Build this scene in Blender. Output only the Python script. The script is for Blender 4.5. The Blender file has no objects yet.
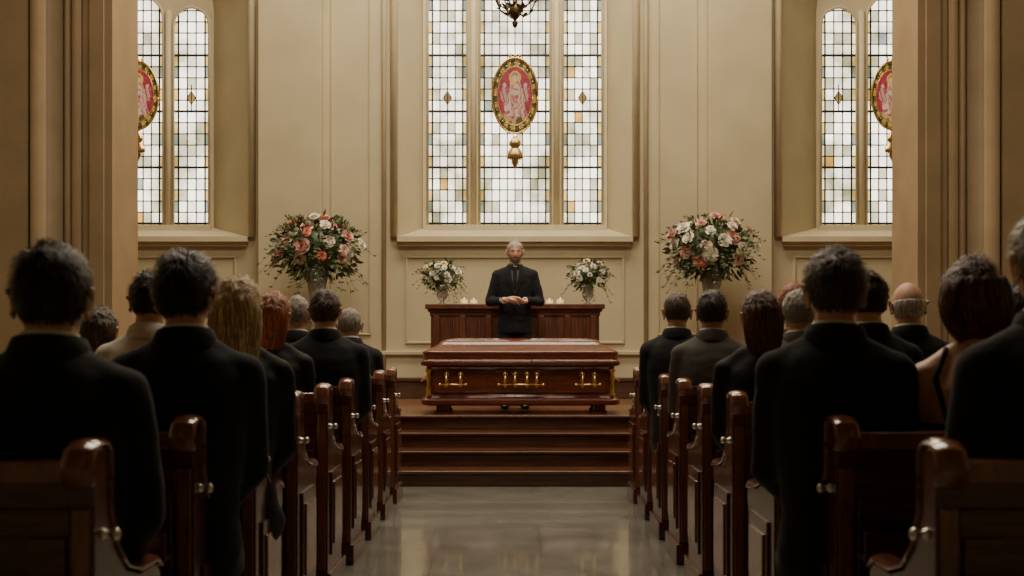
import bpy, bmesh, math, random, time
from mathutils import Vector, Matrix, noise
from mathutils.bvhtree import BVHTree
random.seed(7)
R = random.random
def U(a, b): return a + (b - a) * R()
COL = bpy.context.scene.collection

# ------------------------------------------------------------------ materials
def nodes(name):
    m = bpy.data.materials.new(name); m.use_nodes = True
    nt = m.node_tree; b = nt.nodes['Principled BSDF']
    return m, nt, b
def mat(name, c, rough=.6, metal=0., var=.12, scale=8., bump=0., bscale=60., stretch=(1, 1, 1), spec=.5, coat=0., sheen=0., trans=0., sss=0.):
    m, nt, b = nodes(name)
    tc = nt.nodes.new('ShaderNodeTexCoord'); mp = nt.nodes.new('ShaderNodeMapping')
    mp.inputs['Scale'].default_value = stretch
    nt.links.new(tc.outputs['Object'], mp.inputs['Vector'])
    n = nt.nodes.new('ShaderNodeTexNoise'); n.inputs['Scale'].default_value = scale; n.inputs['Detail'].default_value = 5
    nt.links.new(mp.outputs['Vector'], n.inputs['Vector'])
    r = nt.nodes.new('ShaderNodeValToRGB')
    r.color_ramp.elements[0].position = .3; r.color_ramp.elements[1].position = .7
    r.color_ramp.elements[0].color = (*[x * (1 - var) for x in c], 1)
    r.color_ramp.elements[1].color = (*[min(1, x * (1 + var)) for x in c], 1)
    nt.links.new(n.outputs['Fac'], r.inputs['Fac']); nt.links.new(r.outputs['Color'], b.inputs['Base Color'])
    b.inputs['Roughness'].default_value = rough; b.inputs['Metallic'].default_value = metal
    b.inputs['Specular IOR Level'].default_value = spec
    b.inputs['Coat Weight'].default_value = coat; b.inputs['Coat Roughness'].default_value = .12
    b.inputs['Sheen Weight'].default_value = sheen
    b.inputs['Transmission Weight'].default_value = trans
    if sss:
        b.inputs['Subsurface Weight'].default_value = sss; b.inputs['Subsurface Radius'].default_value = (.02, .008, .004)
    if bump:
        n2 = nt.nodes.new('ShaderNodeTexNoise'); n2.inputs['Scale'].default_value = bscale; n2.inputs['Detail'].default_value = 4
        nt.links.new(mp.outputs['Vector'], n2.inputs['Vector'])
        bp = nt.nodes.new('ShaderNodeBump'); bp.inputs['Strength'].default_value = bump; bp.inputs['Distance'].default_value = .02
        nt.links.new(n2.outputs['Fac'], bp.inputs['Height']); nt.links.new(bp.outputs['Normal'], b.inputs['Normal'])
    return m

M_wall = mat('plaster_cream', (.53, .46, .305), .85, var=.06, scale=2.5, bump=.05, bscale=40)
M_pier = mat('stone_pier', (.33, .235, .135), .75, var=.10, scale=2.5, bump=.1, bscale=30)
M_trim = mat('stone_trim', (.61, .53, .37), .7, var=.06, scale=5, bump=.05)
M_ceil = mat('ceiling_plaster', (.35, .30, .22), .9, var=.05)
M_base = mat('baseboard_wood', (.08, .035, .017), .5, var=.3, scale=6, stretch=(1, 6, 6))
M_pew = mat('pew_mahogany', (.080, .019, .010), .27, var=.45, scale=5, stretch=(1, 3, 12) , bump=.03, coat=.7)
M_pewcap = mat('pew_cap_wood', (.20, .070, .038), .22, var=.3, scale=5, stretch=(8, 1, 2), coat=1.)
M_casket = mat('casket_mahogany', (.115, .022, .009), .26, var=.45, scale=4, stretch=(1, 5, 14), coat=.7)
M_step = mat('step_wood', (.095, .035, .018), .26, var=.35, scale=4, stretch=(1, 5, 10), coat=.5)
M_plat = mat('platform_wood', (.20, .095, .048), .32, var=.3, scale=4, stretch=(1, 8, 8), coat=.3)
M_altar = mat('altar_wood', (.12, .04, .021), .4, var=.35, scale=4, stretch=(3, 3, .6))
M_gold = mat('brass', (.80, .54, .22), .28, metal=1., var=.1)
M_nickel = mat('satin_nickel', (.72, .68, .60), .3, metal=1., var=.05)
M_iron = mat('dark_bronze', (.09, .06, .03), .42, metal=.8, var=.2)
M_lead = mat('lead_came', (.022, .022, .020), .6, metal=.3)
M_white = mat('candle_wax', (.8, .66, .42), .5, var=.03, sss=.2)
M_shirt = mat('white_cotton', (.72, .70, .66), .8, var=.04)
M_suit = mat('black_wool', (.012, .013, .016), .85, var=.25, scale=4, bump=.2, bscale=12, sheen=.04, spec=.25)
M_suit2 = mat('charcoal_wool', (.085, .078, .070), .85, var=.2, scale=4, bump=.2, bscale=12, spec=.25)
M_navy = mat('navy_wool', (.011, .014, .022), .85, var=.2, scale=4, bump=.2, bscale=12, sheen=.04, spec=.25)
M_beige = mat('linen_shirt', (.72, .67, .59), .85, var=.08, scale=4, bump=.2, bscale=10)
M_dress = mat('black_crepe', (.010, .010, .011), .75, var=.2, scale=5, bump=.2, bscale=9, spec=.3)
M_shoe = mat('black_leather', (.012, .011, .010), .3, var=.1)
M_skin = mat('skin', (.60, .34, .235), .5, var=.08, scale=30, sss=.08, spec=.35)
M_skin2 = mat('skin_tan', (.47, .25, .16), .5, var=.08, scale=30, sss=.08, spec=.35)
M_lip = mat('lip', (.35, .11, .08), .45)
M_eyew = mat('eye_white', (.7, .68, .64), .3, var=.02)
M_iris = mat('iris', (.03, .02, .012), .2)
HL = {}
def hairmat(n, c):
    m = mat(n, c, .42, var=.5, scale=18, stretch=(6, 6, .7), bump=.4, bscale=40, spec=.4)
    HL[m.name] = mat(n + '_highlight', tuple(min(.8, x * 2.0 + .008) for x in c), .36, var=.3, scale=30, spec=.5)
    return m
H_dark = hairmat('hair_dark', (.018, .011, .007))
H_brown = hairmat('hair_brown', (.055, .029, .016))
H_blond = hairmat('hair_blond', (.50, .33, .17))
H_red = hairmat('hair_auburn', (.26, .075, .027))
H_dred = hairmat('hair_dark_auburn', (.075, .024, .013))
H_grey = hairmat('hair_grey', (.24, .21, .18))
H_white = hairmat('hair_white', (.54, .51, .47))
M_leaf = mat('leaf_green', (.065, .10, .04), .5, var=.5, scale=14)
M_leaf2 = mat('leaf_olive', (.13, .16, .065), .5, var=.4, scale=14)
M_pink = mat('petal_pink', (.82, .44, .40), .6, var=.12, scale=20)
M_coral = mat('petal_coral', (.76, .29, .22), .6, var=.15, scale=20)
M_cream = mat('petal_cream', (.88, .82, .72), .6, var=.06, scale=20)
M_peach = mat('petal_peach', (.86, .64, .55), .6, var=.08, scale=20)
M_yel = mat('petal_yellow', (.82, .70, .38), .6, var=.1, scale=20)
M_glass = mat('cut_glass', (.66, .63, .56), .12, var=.1, trans=.55, spec=.8)

def floor_mat():
    m, nt, b = nodes('polished_stone')
    tc = nt.nodes.new('ShaderNodeTexCoord')
    n = nt.nodes.new('ShaderNodeTexNoise'); n.inputs['Scale'].default_value = 1.6; n.inputs['Detail'].default_value = 9; n.inputs['Roughness'].default_value = .66
    n.inputs['Distortion'].default_value = .8
    nt.links.new(tc.outputs['Object'], n.inputs['Vector'])
    r = nt.nodes.new('ShaderNodeValToRGB')
    r.color_ramp.elements[0].position = .30; r.color_ramp.elements[0].color = (.17, .17, .145, 1)
    r.color_ramp.elements[1].position = .70; r.color_ramp.elements[1].color = (.29, .29, .255, 1)
    nt.links.new(n.outputs['Fac'], r.inputs['Fac'])
    br = nt.nodes.new('ShaderNodeTexBrick'); br.offset = .5; br.inputs['Scale'].default_value = 1.
    br.inputs['Brick Width'].default_value = 1.2; br.inputs['Row Height'].default_value = 1.2; br.inputs['Mortar Size'].default_value = .005
    br.inputs['Color1'].default_value = (1, 1, 1, 1); br.inputs['Color2'].default_value = (.86, .86, .86, 1); br.inputs['Mortar'].default_value = (.62, .62, .62, 1)
    mp = nt.nodes.new('ShaderNodeMapping'); mp.inputs['Location'].default_value = (.45, .3, 0)
    nt.links.new(tc.outputs['Object'], mp.inputs['Vector']); nt.links.new(mp.outputs['Vector'], br.inputs['Vector'])
    mx = nt.nodes.new('ShaderNodeMixRGB'); mx.blend_type = 'MULTIPLY'; mx.inputs[0].default_value = 1
    nt.links.new(r.outputs['Color'], mx.inputs[1]); nt.links.new(br.outputs['Color'], mx.inputs[2])
    nt.links.new(mx.outputs['Color'], b.inputs['Base Color'])
    n2 = nt.nodes.new('ShaderNodeTexNoise'); n2.inputs['Scale'].default_value = 4; n2.inputs['Detail'].default_value = 7
    nt.links.new(tc.outputs['Object'], n2.inputs['Vector'])
    mr = nt.nodes.new('ShaderNodeMapRange'); mr.inputs['To Min'].default_value = .05; mr.inputs['To Max'].default_value = .22
    nt.links.new(n2.outputs['Fac'], mr.inputs['Value']); nt.links.new(mr.outputs['Result'], b.inputs['Roughness'])
    b.inputs['Specular IOR Level'].default_value = 1.0
    b.inputs['Coat Weight'].default_value = .5; b.inputs['Coat Roughness'].default_value = .06
    return m
M_floor = floor_mat()

def glass_mat(name, strength, outdoor=True):
    m, nt, b = nodes(name)
    at = nt.nodes.new('ShaderNodeAttribute'); at.attribute_name = 'Col'
    src = at.outputs['Color']
    if outdoor:
        tc = nt.nodes.new('ShaderNodeTexCoord')
        n = nt.nodes.new('ShaderNodeTexNoise'); n.inputs['Scale'].default_value = 1.9; n.inputs['Detail'].default_value = 5
        nt.links.new(tc.outputs['Object'], n.inputs['Vector'])
        r = nt.nodes.new('ShaderNodeValToRGB')
        r.color_ramp.elements[0].position = .36; r.color_ramp.elements[0].color = (.36, .34, .23, 1)
        r.color_ramp.elements[1].position = .56; r.color_ramp.elements[1].color = (1, .93, .79, 1)
        nt.links.new(n.outputs['Fac'], r.inputs['Fac'])
        mx = nt.nodes.new('ShaderNodeMixRGB'); mx.blend_type = 'MULTIPLY'; mx.inputs[0].default_value = 1
        nt.links.new(src, mx.inputs[1]); nt.links.new(r.outputs['Color'], mx.inputs[2]); src = mx.outputs['Color']
    b.inputs['Base Color'].default_value = (.05, .05, .05, 1); b.inputs['Roughness'].default_value = .2
    nt.links.new(src, b.inputs['Emission Color']); b.inputs['Emission Strength'].default_value = strength
    return m
M_pane = glass_mat('daylit_leaded_glass', 4.4)
M_stain = glass_mat('daylit_stained_glass', .85, False)
def flame_mat():
    m, nt, b = nodes('flame'); b.inputs['Emission Color'].default_value = (1, .6, .2, 1); b.inputs['Emission Strength'].default_value = 8; return m
M_flame = flame_mat()
def dress_bare_mat():
    m, nt, b = nodes('halter_dress')
    tc = nt.nodes.new('ShaderNodeTexCoord'); s = nt.nodes.new('ShaderNodeSeparateXYZ')
    nt.links.new(tc.outputs['Object'], s.inputs[0])
    def mth(op, a, v=None, b2=None):
        n = nt.nodes.new('ShaderNodeMath'); n.operation = op; nt.links.new(a, n.inputs[0])
        if v is not None: n.inputs[1].default_value = v
        if b2 is not None: nt.links.new(b2, n.inputs[1])
        return n.outputs[0]
    g = mth('GREATER_THAN', s.outputs['Z'], .97)
    a = mth('ABSOLUTE', s.outputs['X']); g2 = mth('GREATER_THAN', a, .168); z2 = mth('GREATER_THAN', s.outputs['Z'], .62)
    m2 = mth('MAXIMUM', g, None, mth('MULTIPLY', g2, None, z2))
    mx = nt.nodes.new('ShaderNodeMixRGB'); nt.links.new(m2, mx.inputs[0])
    mx.inputs[1].default_value = (.009, .009, .01, 1); mx.inputs[2].default_value = (.60, .34, .235, 1)
    nt.links.new(mx.outputs[0], b.inputs['Base Color']); b.inputs['Roughness'].default_value = .5
    return m
M_bare = dress_bare_mat()

# ------------------------------------------------------------------ mesh builder
class MB:
    def __init__(s): s.v = []; s.f = []; s.m = []; s.s = []; s.c = []; s.xf = None
    def add(s, vs, fs, m=0, sm=False, col=(1, 1, 1)):
        b = len(s.v)
        if s.xf is None: s.v += [tuple(p) for p in vs]
        else: s.v += [tuple(s.xf @ Vector(p)) for p in vs]
        for f in fs:
            s.f.append([i + b for i in f]); s.m.append(m); s.s.append(sm); s.c.append(col)
    def box(s, x0, x1, y0, y1, z0, z1, m=0):
        s.add([(x0, y0, z0), (x1, y0, z0), (x1, y1, z0), (x0, y1, z0), (x0, y0, z1), (x1, y0, z1), (x1, y1, z1), (x0, y1, z1)],
              [(0, 3, 2, 1), (4, 5, 6, 7), (0, 1, 5, 4), (1, 2, 6, 5), (2, 3, 7, 6), (3, 0, 4, 7)], m)
    def loft(s, rings, m=0, sm=True, cap=True, closed=True):
        n = len(rings[0]); vs = [p for r in rings for p in r]; fs = []
        for k in range(len(rings) - 1):
            for i in range(n if closed else n - 1):
                j = (i + 1) % n
                fs.append((k * n + i, k * n + j, (k + 1) * n + j, (k + 1) * n + i))
        if cap:
            fs.append(tuple(range(n))[::-1]); fs.append(tuple(range((len(rings) - 1) * n, len(rings) * n)))
        s.add(vs, fs, m, sm)
    def rings_ell(s, L, m=0, n=24, sm=True):   # L: (z,cx,cy,rx,ry)
        s.loft([[(cx + rx * math.cos(2 * math.pi * i / n), cy + ry * math.sin(2 * math.pi * i / n), z) for i in range(n)] for z, cx, cy, rx, ry in L], m, sm)
    def lathe(s, prof, c=(0, 0, 0), n=20, m=0, sm=True, ex=1, ey=1):
        s.loft([[(c[0] + max(r, 1e-4) * ex * math.cos(2 * math.pi * i / n), c[1] + max(r, 1e-4) * ey * math.sin(2 * math.pi * i / n), c[2] + z) for i in range(n)] for r, z in prof], m, sm)
    def ell(s, c, r, m=0, n=16, k=10):
        if not hasattr(r, '__len__'): r = (r, r, r)
        s.loft([[(c[0] + r[0] * math.sin(max(1e-3, min(math.pi - 1e-3, math.pi * j / k))) * math.cos(2 * math.pi * i / n),
                  c[1] + r[1] * math.sin(max(1e-3, min(math.pi - 1e-3, math.pi * j / k))) * math.sin(2 * math.pi * i / n),
                  c[2] - r[2] * math.cos(math.pi * j / k)) for i in range(n)] for j in range(k + 1)], m, True)
    def tube(s, P, rad, m=0, n=10, sm=True):
        P = [Vector(p) for p in P]
        if not hasattr(rad, '__len__'): rad = [rad] * len(P)
        rings = []; prev = None
        for i, p in enumerate(P):
            t = (P[min(i + 1, len(P) - 1)] - P[max(i - 1, 0)]).normalized()
            if prev is None:
                a = Vector((0, 0, 1)) if abs(t.z) < .9 else Vector((1, 0, 0))
                u = t.cross(a).normalized()
            else:
                u = (prev - t * prev.dot(t)).normalized()
            prev = u; w = t.cross(u)
            rings.append([tuple(p + (u * math.cos(2 * math.pi * k / n) + w * math.sin(2 * math.pi * k / n)) * rad[i]) for k in range(n)])
        s.loft(rings, m, sm)
    def caps(s, p0, p1, r0, r1, m=0, n=14):
        s.tube([p0, p1], [r0, r1], m, n); s.ell(p0, r0, m, n, 8); s.ell(p1, r1, m, n, 8)
    def mesh(s, name, mats, recalc=False, color=False):
        me = bpy.data.meshes.new(name); me.from_pydata(s.v, [], s.f)
        for m in mats: me.materials.append(m)
        me.polygons.foreach_set('material_index', s.m); me.polygons.foreach_set('use_smooth', s.s)
        if color:
            at = me.color_attributes.new('Col', 'FLOAT_COLOR', 'CORNER')
            buf = []
            for f, c in zip(s.f, s.c): buf += [c[0], c[1], c[2], 1.0] * len(f)
            at.data.foreach_set('color', buf)
        me.update()
        if recalc:
            bm = bmesh.new(); bm.from_mesh(me); bmesh.ops.recalc_face_normals(bm, faces=bm.faces); bm.to_mesh(me); bm.free()
        return me
def link(me, name, loc=(0, 0, 0), rot=(0, 0, 0), parent=None, scale=(1, 1, 1)):
    o = bpy.data.objects.new(name, me); COL.objects.link(o); o.location = loc; o.rotation_euler = rot; o.scale = scale
    if parent: o.parent = parent
    return o
def empty(name, loc=(0, 0, 0), rot=(0, 0, 0), scale=1):
    o = bpy.data.objects.new(name, None); COL.objects.link(o); o.location = loc; o.rotation_euler = rot; o.scale = (scale,) * 3
    o.empty_display_size = .1
    return o
def bev(o, w=.006, seg=2):
    b = o.modifiers.new('b', 'BEVEL'); b.width = w; b.segments = seg; b.limit_method = 'ANGLE'; b.angle_limit = math.radians(35); return o
def baked(mb, name, mats, voxel, smooth=4, fac=.5):
    me = mb.mesh(name + '_raw', mats); o = bpy.data.objects.new('tmp', me); COL.objects.link(o)
    r = o.modifiers.new('r', 'REMESH'); r.mode = 'VOXEL'; r.voxel_size = voxel; r.use_smooth_shade = True
    if smooth:
        s = o.modifiers.new('s', 'SMOOTH'); s.iterations = smooth; s.factor = fac
    dg = bpy.context.evaluated_depsgraph_get(); dg.update()
    m2 = bpy.data.meshes.new_from_object(o.evaluated_get(dg)); m2.name = name
    bpy.data.objects.remove(o)
    if not m2.materials:
        for m in mats: m2.materials.append(m)
    for p in m2.polygons: p.use_smooth = True
    return m2

# ------------------------------------------------------------------ body and hand templates (built first)
def hand_mesh(mirror, curl, name, m):
    mb = MB(); sx = -1 if mirror else 1
    X = lambda p: (p[0] * sx, p[1], p[2])
    kn = [(.030, .088, 0), (.010, .094, .002), (-.011, .089, 0), (-.031, .079, -.003)]
    for k in kn: mb.caps((k[0] * .5 * sx, .0, 0), X(k), .0145, .0125, n=10)
    mb.caps(X((.0, -.03, 0)), X((0, .02, 0)), .023, .024, n=12)
    L = [(.040, .024, .019), (.044, .028, .020), (.040, .026, .019), (.031, .019, .017)]
    for k, (p, ls) in enumerate(zip(kn, L)):
        a = curl * .5; p = Vector(p); r = .0092 if k < 3 else .008; sp = (.06, .02, -.03, -.09)[k]
        for j, l in enumerate(ls):
            q = p + Vector((sp * l * 3 * (1 - j * .3) * .3, math.cos(a) * l, -math.sin(a) * l))
            mb.caps(X(p), X(q), r, r * .93, n=10); p = q; r *= .93; a += curl * (1 if j == 0 else .7)
    T = [(.020, .015, -.004), (.046, .048, -.014), (.055, .078, -.022), (.052, .104, -.030)]; rr = (.016, .0125, .0105, .009)
    for j in range(3): mb.caps(X(T[j]), X(T[j + 1]), rr[j], rr[j + 1], n=10)
    return baked(mb, name, [m], .004, 2)
def recolored(me, m):
    c = me.copy(); c.materials.clear(); c.materials.append(m); return c
_hr = hand_mesh(False, .5, 'hand', M_skin); _hl = hand_mesh(True, .55, 'hand', M_skin)
HANDS = {'skin': _hr, 'skin_tan': recolored(_hr, M_skin2)}
CLASP = {False: _hr, True: _hl}
def body_template(female):
    w = .90 if not female else .80
    mb = MB()
    if not female:
        T = [(.462, .03, .13, .11), (.50, .02, .175, .15), (.60, .0, .185, .14), (.75, -.01, .175, .128), (.90, -.02, .195, .132), (1.0, -.025, .208, .132), (1.08, -.022, .208, .122), (1.14, -.015, .182, .105), (1.18, -.008, .135, .088), (1.225, 0, .078, .072)]
    else:
        T = [(.462, .03, .15, .11), (.50, .02, .195, .15), (.60, .0, .19, .135), (.74, -.005, .152, .11), (.88, -.015, .175, .12), (1.0, -.02, .188, .118), (1.08, -.018, .185, .105), (1.13, -.01, .15, .088), (1.165, -.005, .10, .072), (1.21, 0, .060, .058)]
    mb.rings_ell([(z, 0, cy, rx * w, ry) for z, cy, rx, ry in T], n=28)
    ar = 1. if not female else .76
    for s in (-1, 1):
        sh = (s * .186 * w, -.015, 1.10); el = (s * .225 * w, .05, .82); wr = (s * .10, .27, .655)
        mb.caps(sh, el, .068 * ar, .052 * ar); mb.caps(el, wr, .052 * ar, .038 * ar)
        mb.caps((s * .06, -.01, 1.17), sh, .050 * ar, .062 * ar)
        mb.caps((s * .09, .03, .552), (s * .105, .43, .535), .086, .064); mb.caps((s * .105, .43, .53), (s * .105, .38, .12), .062, .047)
    return baked(mb, 'body', [M_suit], .0135, 5)
BODY = {False: body_template(False), True: body_template(True)}
def officiant_body():
    mb = MB()
    mb.rings_ell([(z, 0, cy, rx, ry) for z, cy, rx, ry in [(.79, 0, .19, .13), (.90, 0, .185, .13), (1.05, 0, .168, .12), (1.2, -.005, .182, .122), (1.33, -.01, .198, .122), (1.40, -.012, .188, .110), (1.45, -.008, .145, .095), (1.505, 0, .080, .075)]], n=32)
    for s in (-1, 1):
        mb.caps((s * .055, -.01, 1.455), (s * .180, -.01, 1.395), .05, .062)
        mb.caps((s * .180, -.01, 1.395), (s * .262, .0, 1.12), .066, .053); mb.caps((s * .262, 0, 1.12), (s * .115, .20, 1.125), .053, .040)
        mb.caps((s * .09, 0, .88), (s * .10, .01, .48), .098, .073); mb.caps((s * .10, .01, .48), (s * .105, -.005, .085), .073, .062)
    return baked(mb, 'body', [M_suit], .011, 4)
OBODY = officiant_body()

# ------------------------------------------------------------------ room
W = 6.2; YB = 14.6; YG = 15.1; ZC = 8.5; Y0 = -3.5; P = .52
mb = MB(); mb.box(-W - .2, W + .2, Y0 - .2, YG + .3, -.2, 0); link(mb.mesh('floor', [M_floor]), 'floor')
mb = MB(); mb.box(-W - .2, W + .2, Y0 - .2, YG + .3, ZC, ZC + .2); link(mb.mesh('ceiling', [M_ceil]), 'ceiling')
for nm, a, b in (('wall_left', -W - .2, -W), ('wall_right', W, W + .2)):
    mb = MB(); mb.box(a, b, Y0 - .2, YG + .3, 0, ZC)
    s = 1 if a < 0 else -1; f = -W if a < 0 else W
    for y in (-1, 2.2, 5.4, 8.6):   # pilasters
        mb.box(min(f, f + s * .15), max(f, f + s * .15), y, y + .5, 0, ZC)
    link(mb.mesh(nm, [M_wall]), nm)
mb = MB(); mb.box(-W, W, Y0 - .2, Y0, 0, ZC); link(mb.mesh('wall_rear', [M_wall]), 'wall_rear')

def arc(cx, h, spring, n=20):
    return [(cx - h * math.cos(math.pi * i / n), spring + h * math.sin(math.pi * i / n)) for i in range(n + 1)]
bays = [(-6.2, -2.6, -4.53, 1.43, .885, 5.15), (-2.6, 2.6, 0, 1.38, 1.09, 6.2), (2.6, 6.2, 4.53, 1.43, .885, 5.15)]
SO, SI = 2.40, 2.55
mb = MB()
for x0, x1, cx, ho, hi, sp in bays:
    def q(a, b, c, d): mb.add([(a, YB, c), (b, YB, c), (b, YB, d), (a, YB, d)], [(0, 1, 2, 3)])
    q(x0, cx - ho, 0, ZC); q(cx + ho, x1, 0, ZC); q(cx - ho, cx + ho, 0, SO)
    ao = arc(cx, ho, sp + .05); ai = arc(cx, hi, sp)
    for i in range(20):
        a, b = ao[i], ao[i + 1]
        mb.add([(a[0], YB, a[1]), (b[0], YB, b[1]), (b[0], YB, ZC), (a[0], YB, ZC)], [(0, 1, 2, 3)])
    o_ = [(cx - ho, SO)] + ao + [(cx + ho, SO)]; i_ = [(cx - hi, SI)] + ai + [(cx + hi, SI)]
    mb.loft([[(x, YB, z) for x, z in o_], [(x, YG, z) for x, z in i_]], 0, False, cap=False)
mb.box(-W, W, YG + .12, YG + .3, 0, ZC)
link(mb.mesh('wall_back', [M_wall]), 'wall_back')

mb = MB()
for x0, x1, cx, ho, hi, sp in bays:
    ao = arc(cx, ho + .03, sp + .05)
    mb.tube([(cx - ho - .03, YB - .02, SO)] + [(x, YB - .02, z) for x, z in ao] + [(cx + ho + .03, YB - .02, SO)], .045, n=8)
    ao = arc(cx, ho + .15, sp + .05)
    mb.tube([(cx - ho - .15, YB - .01, P)] + [(x, YB - .01, z) for x, z in ao] + [(cx + ho + .15, YB - .01, P)], .028, n=8)
    mb.box(cx - ho + .01, cx + ho - .01, YB - .10, YB + .02, SO - .06, SO)
    mb.box(cx - ho + .03, cx + ho - .03, YB - .05, YB + .02, SO - .11, SO - .06)
link(mb.mesh('trim_1', [M_trim], True), 'trim_1')
def frame(mb, x0, x1, z0, z1, y, w=.035, t=.025):
    mb.box(x0, x1, y - t, y + .01, z0, z0 + w); mb.box(x0, x1, y - t, y + .01, z1 - w, z1)
    mb.box(x0, x0 + w, y - t, y + .01, z0 + w, z1 - w); mb.box(x1 - w, x1, y - t, y + .01, z0 + w, z1 - w)
mb = MB()
for s in (-1, 1):
    a, b = sorted((s * 2.24, s * 2.97)); mb.box(a, b, YB - .16, YB + .02, P, ZC - .01)
    a, b = sorted((s * 1.62, s * 2.19)); frame(mb, a + .04, b - .06, 1.25, 7.6, YB, .025, .018)
    a, b = sorted((s * 3.15, s * 5.9)); frame(mb, a + .1, b - .1, 1.15, 2.18, YB, .03, .02)
frame(mb, -1.28, 1.28, 1.15, 2.18, YB, .03, .02)
mb.box(-W, W, YB - .04, YB + .01, 1.02, 1.07)
bev(link(mb.mesh('trim_2', [M_wall]), 'trim_2'), .01)
mb = MB(); mb.box(-W + .01, W - .01, YB - .2, YB - .005, P, P + .2); mb.box(-W + .01, W - .01, YB - .22, YB - .005, P + .2, P + .24)
bev(link(mb.mesh('baseboard_back', [M_base]), 'baseboard_back'))

# ------------------------------------------------------------------ windows
def window(name, cx, h, sp, lancets, mseed):
    random.seed(mseed)
    e = empty(name, (cx, 0, 0))
    T = lambda x: sp + math.sqrt(max(0, (h + .02) ** 2 - x * x))
    def LA(l, x):
        c = (l[0] + l[1]) / 2; r = (l[1] - l[0]) / 2; return l[2] + math.sqrt(max(0, r * r - (x - c) ** 2))
    fr = MB(); cuts = [-h - .02]
    for l in lancets: cuts += [l[0], l[1]]
    cuts.append(h + .02)
    for k in range(len(cuts) - 1):
        a, b = cuts[k], cuts[k + 1]; lan = lancets[(k - 1) // 2] if k % 2 else None
        n = 16 if lan else 2
        for i in range(n):
            xa = a + (b - a) * i / n; xb = a + (b - a) * (i + 1) / n
            za = LA(lan, xa) if lan else SI - .03; zb = LA(lan, xb) if lan else SI - .03
            y = YG - .06
            fr.add([(xa, y, za), (xb, y, zb), (xb, y, max(zb, T(xb))), (xa, y, max(za, T(xa)))], [(0, 1, 2, 3)])
            fr.add([(xa, y, za), (xb, y, zb), (xb, YG, zb), (xa, YG, za)], [(0, 1, 2, 3)])
    for l in lancets:
        pts = [(l[0], SI)] + arc((l[0] + l[1]) / 2, (l[1] - l[0]) / 2, l[2], 16) + [(l[1], SI)]
        fr.tube([(x, YG - .065, z) for x, z in pts], .016, n=6)
        for x in (l[0], l[1]):
            fr.add([(x, YG - .06, SI), (x, YG, SI), (x, YG, l[2]), (x, YG - .06, l[2])], [(0, 1, 2, 3)])
    for k in range(len(lancets) - 1):
        x = (lancets[k][1] + lancets[k + 1][0]) / 2
        fr.tube([(x, YG - .07, SI), (x, YG - .07, sp)], .035, n=8)
    fr.box(-h, h, YG - .14, YG, SI - .05, SI + .025)
    link(fr.mesh('tracery', [M_trim]), 'tracery', parent=e)
    g = MB(); ld = MB(); yl = YG - .035
    for l in lancets:
        a, b, s = l; bw = .055
        n = max(2, round((b - a - 2 * bw) / .098))
        xs = [a, a + bw] + [a + bw + (b - a - 2 * bw) * i / n for i in range(1, n)] + [b - bw, b]
        top = s + (b - a) / 2; dz = .135; nz = int((top - SI) / dz) + 1
        zs = [SI] + [SI + .05 + dz * i for i in range(nz + 1)]
        for i in range(len(xs) - 1):
            for j in range(len(zs) - 1):
                xa, xb = xs[i], xs[i + 1]; za, zb = zs[j], zs[j + 1]
                t1, t2 = min(zb, LA(l, xa)), min(zb, LA(l, xb))
                if max(t1, t2) <= za: continue
                border = i == 0 or i == len(xs) - 2
                v = U(.66, 1.0); c = (v, v * U(.97, 1), v * U(.90, .96))
                r = R()
                if border:
                    c = (.42, .31, .13) if (j % 3 == 0) else (.72, .68, .52)
                    if j % 6 == 2: c = (.14, .17, .15)
                elif r < .012: c = (.42, .24, .06)
                elif r < .022: c = (.22, .27, .30)
                elif r < .20: c = (.38, .37, .29)
                if j == 0: c = (.42, .36, .22)
                g.add([(xa, YG - .03, za), (xb, YG - .03, za), (xb, YG - .03, max(za, t2)), (xa, YG - .03, max(za, t1))], [(0, 1, 2, 3)], col=c)
        for i, x in enumerate(xs[1:-1]):
            w = .0095 if i in (0, len(xs) - 3) else .0068
            ld.box(x - w, x + w, yl - .006, yl + .004, SI, LA(l, x))
        for j, z in enumerate(zs[1:]):
            if z > top - .02: continue
            c = (a + b) / 2; r = (b - a) / 2
            hw = r if z < s else math.sqrt(max(0, r * r - (z - s) ** 2))
            w = .013 if j % 5 == 0 else .0068
            ld.box(c - hw, c + hw, yl - (.012 if w > .01 else .006), yl + .004, z - w, z + w)
        zc = 4.11; c = (a + b) / 2
        if b - a < .6 and abs(c) > .1:
            g.add([(c - .045, yl - .02, zc), (c, yl - .02, zc - .075), (c + .045, yl - .02, zc), (c, yl - .02, zc + .075)], [(0, 1, 2, 3)], col=(.13, .075, .02))
            ld.tube([(c - .05, yl - .02, zc), (c, yl - .02, zc - .085), (c + .05, yl - .02, zc), (c, yl - .02, zc + .085), (c - .05, yl - .02, zc)], .007, n=5)
            ld.tube([(c, yl - .02, zc - .16), (c, yl - .02, zc + .16)], .007, n=5)
    link(g.mesh('glass_panes', [M_pane], color=True), 'glass_panes', parent=e)
    link(ld.mesh('lead_cames', [M_lead]), 'lead_cames', parent=e)
    return e
window('window_1', 0, 1.09, 6.2, [(-1.05, -.575, 6.0), (-.425, .425, 6.25), (.575, 1.05, 6.0)], 3)
for k, cx in ((2, -4.53), (3, 4.53)):
    window('window_%d' % k, cx, .885, 5.15, [(-.85, -.42, 4.98), (-.30, .30, 5.05), (.42, .85, 4.98)], 5 + k)

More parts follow.
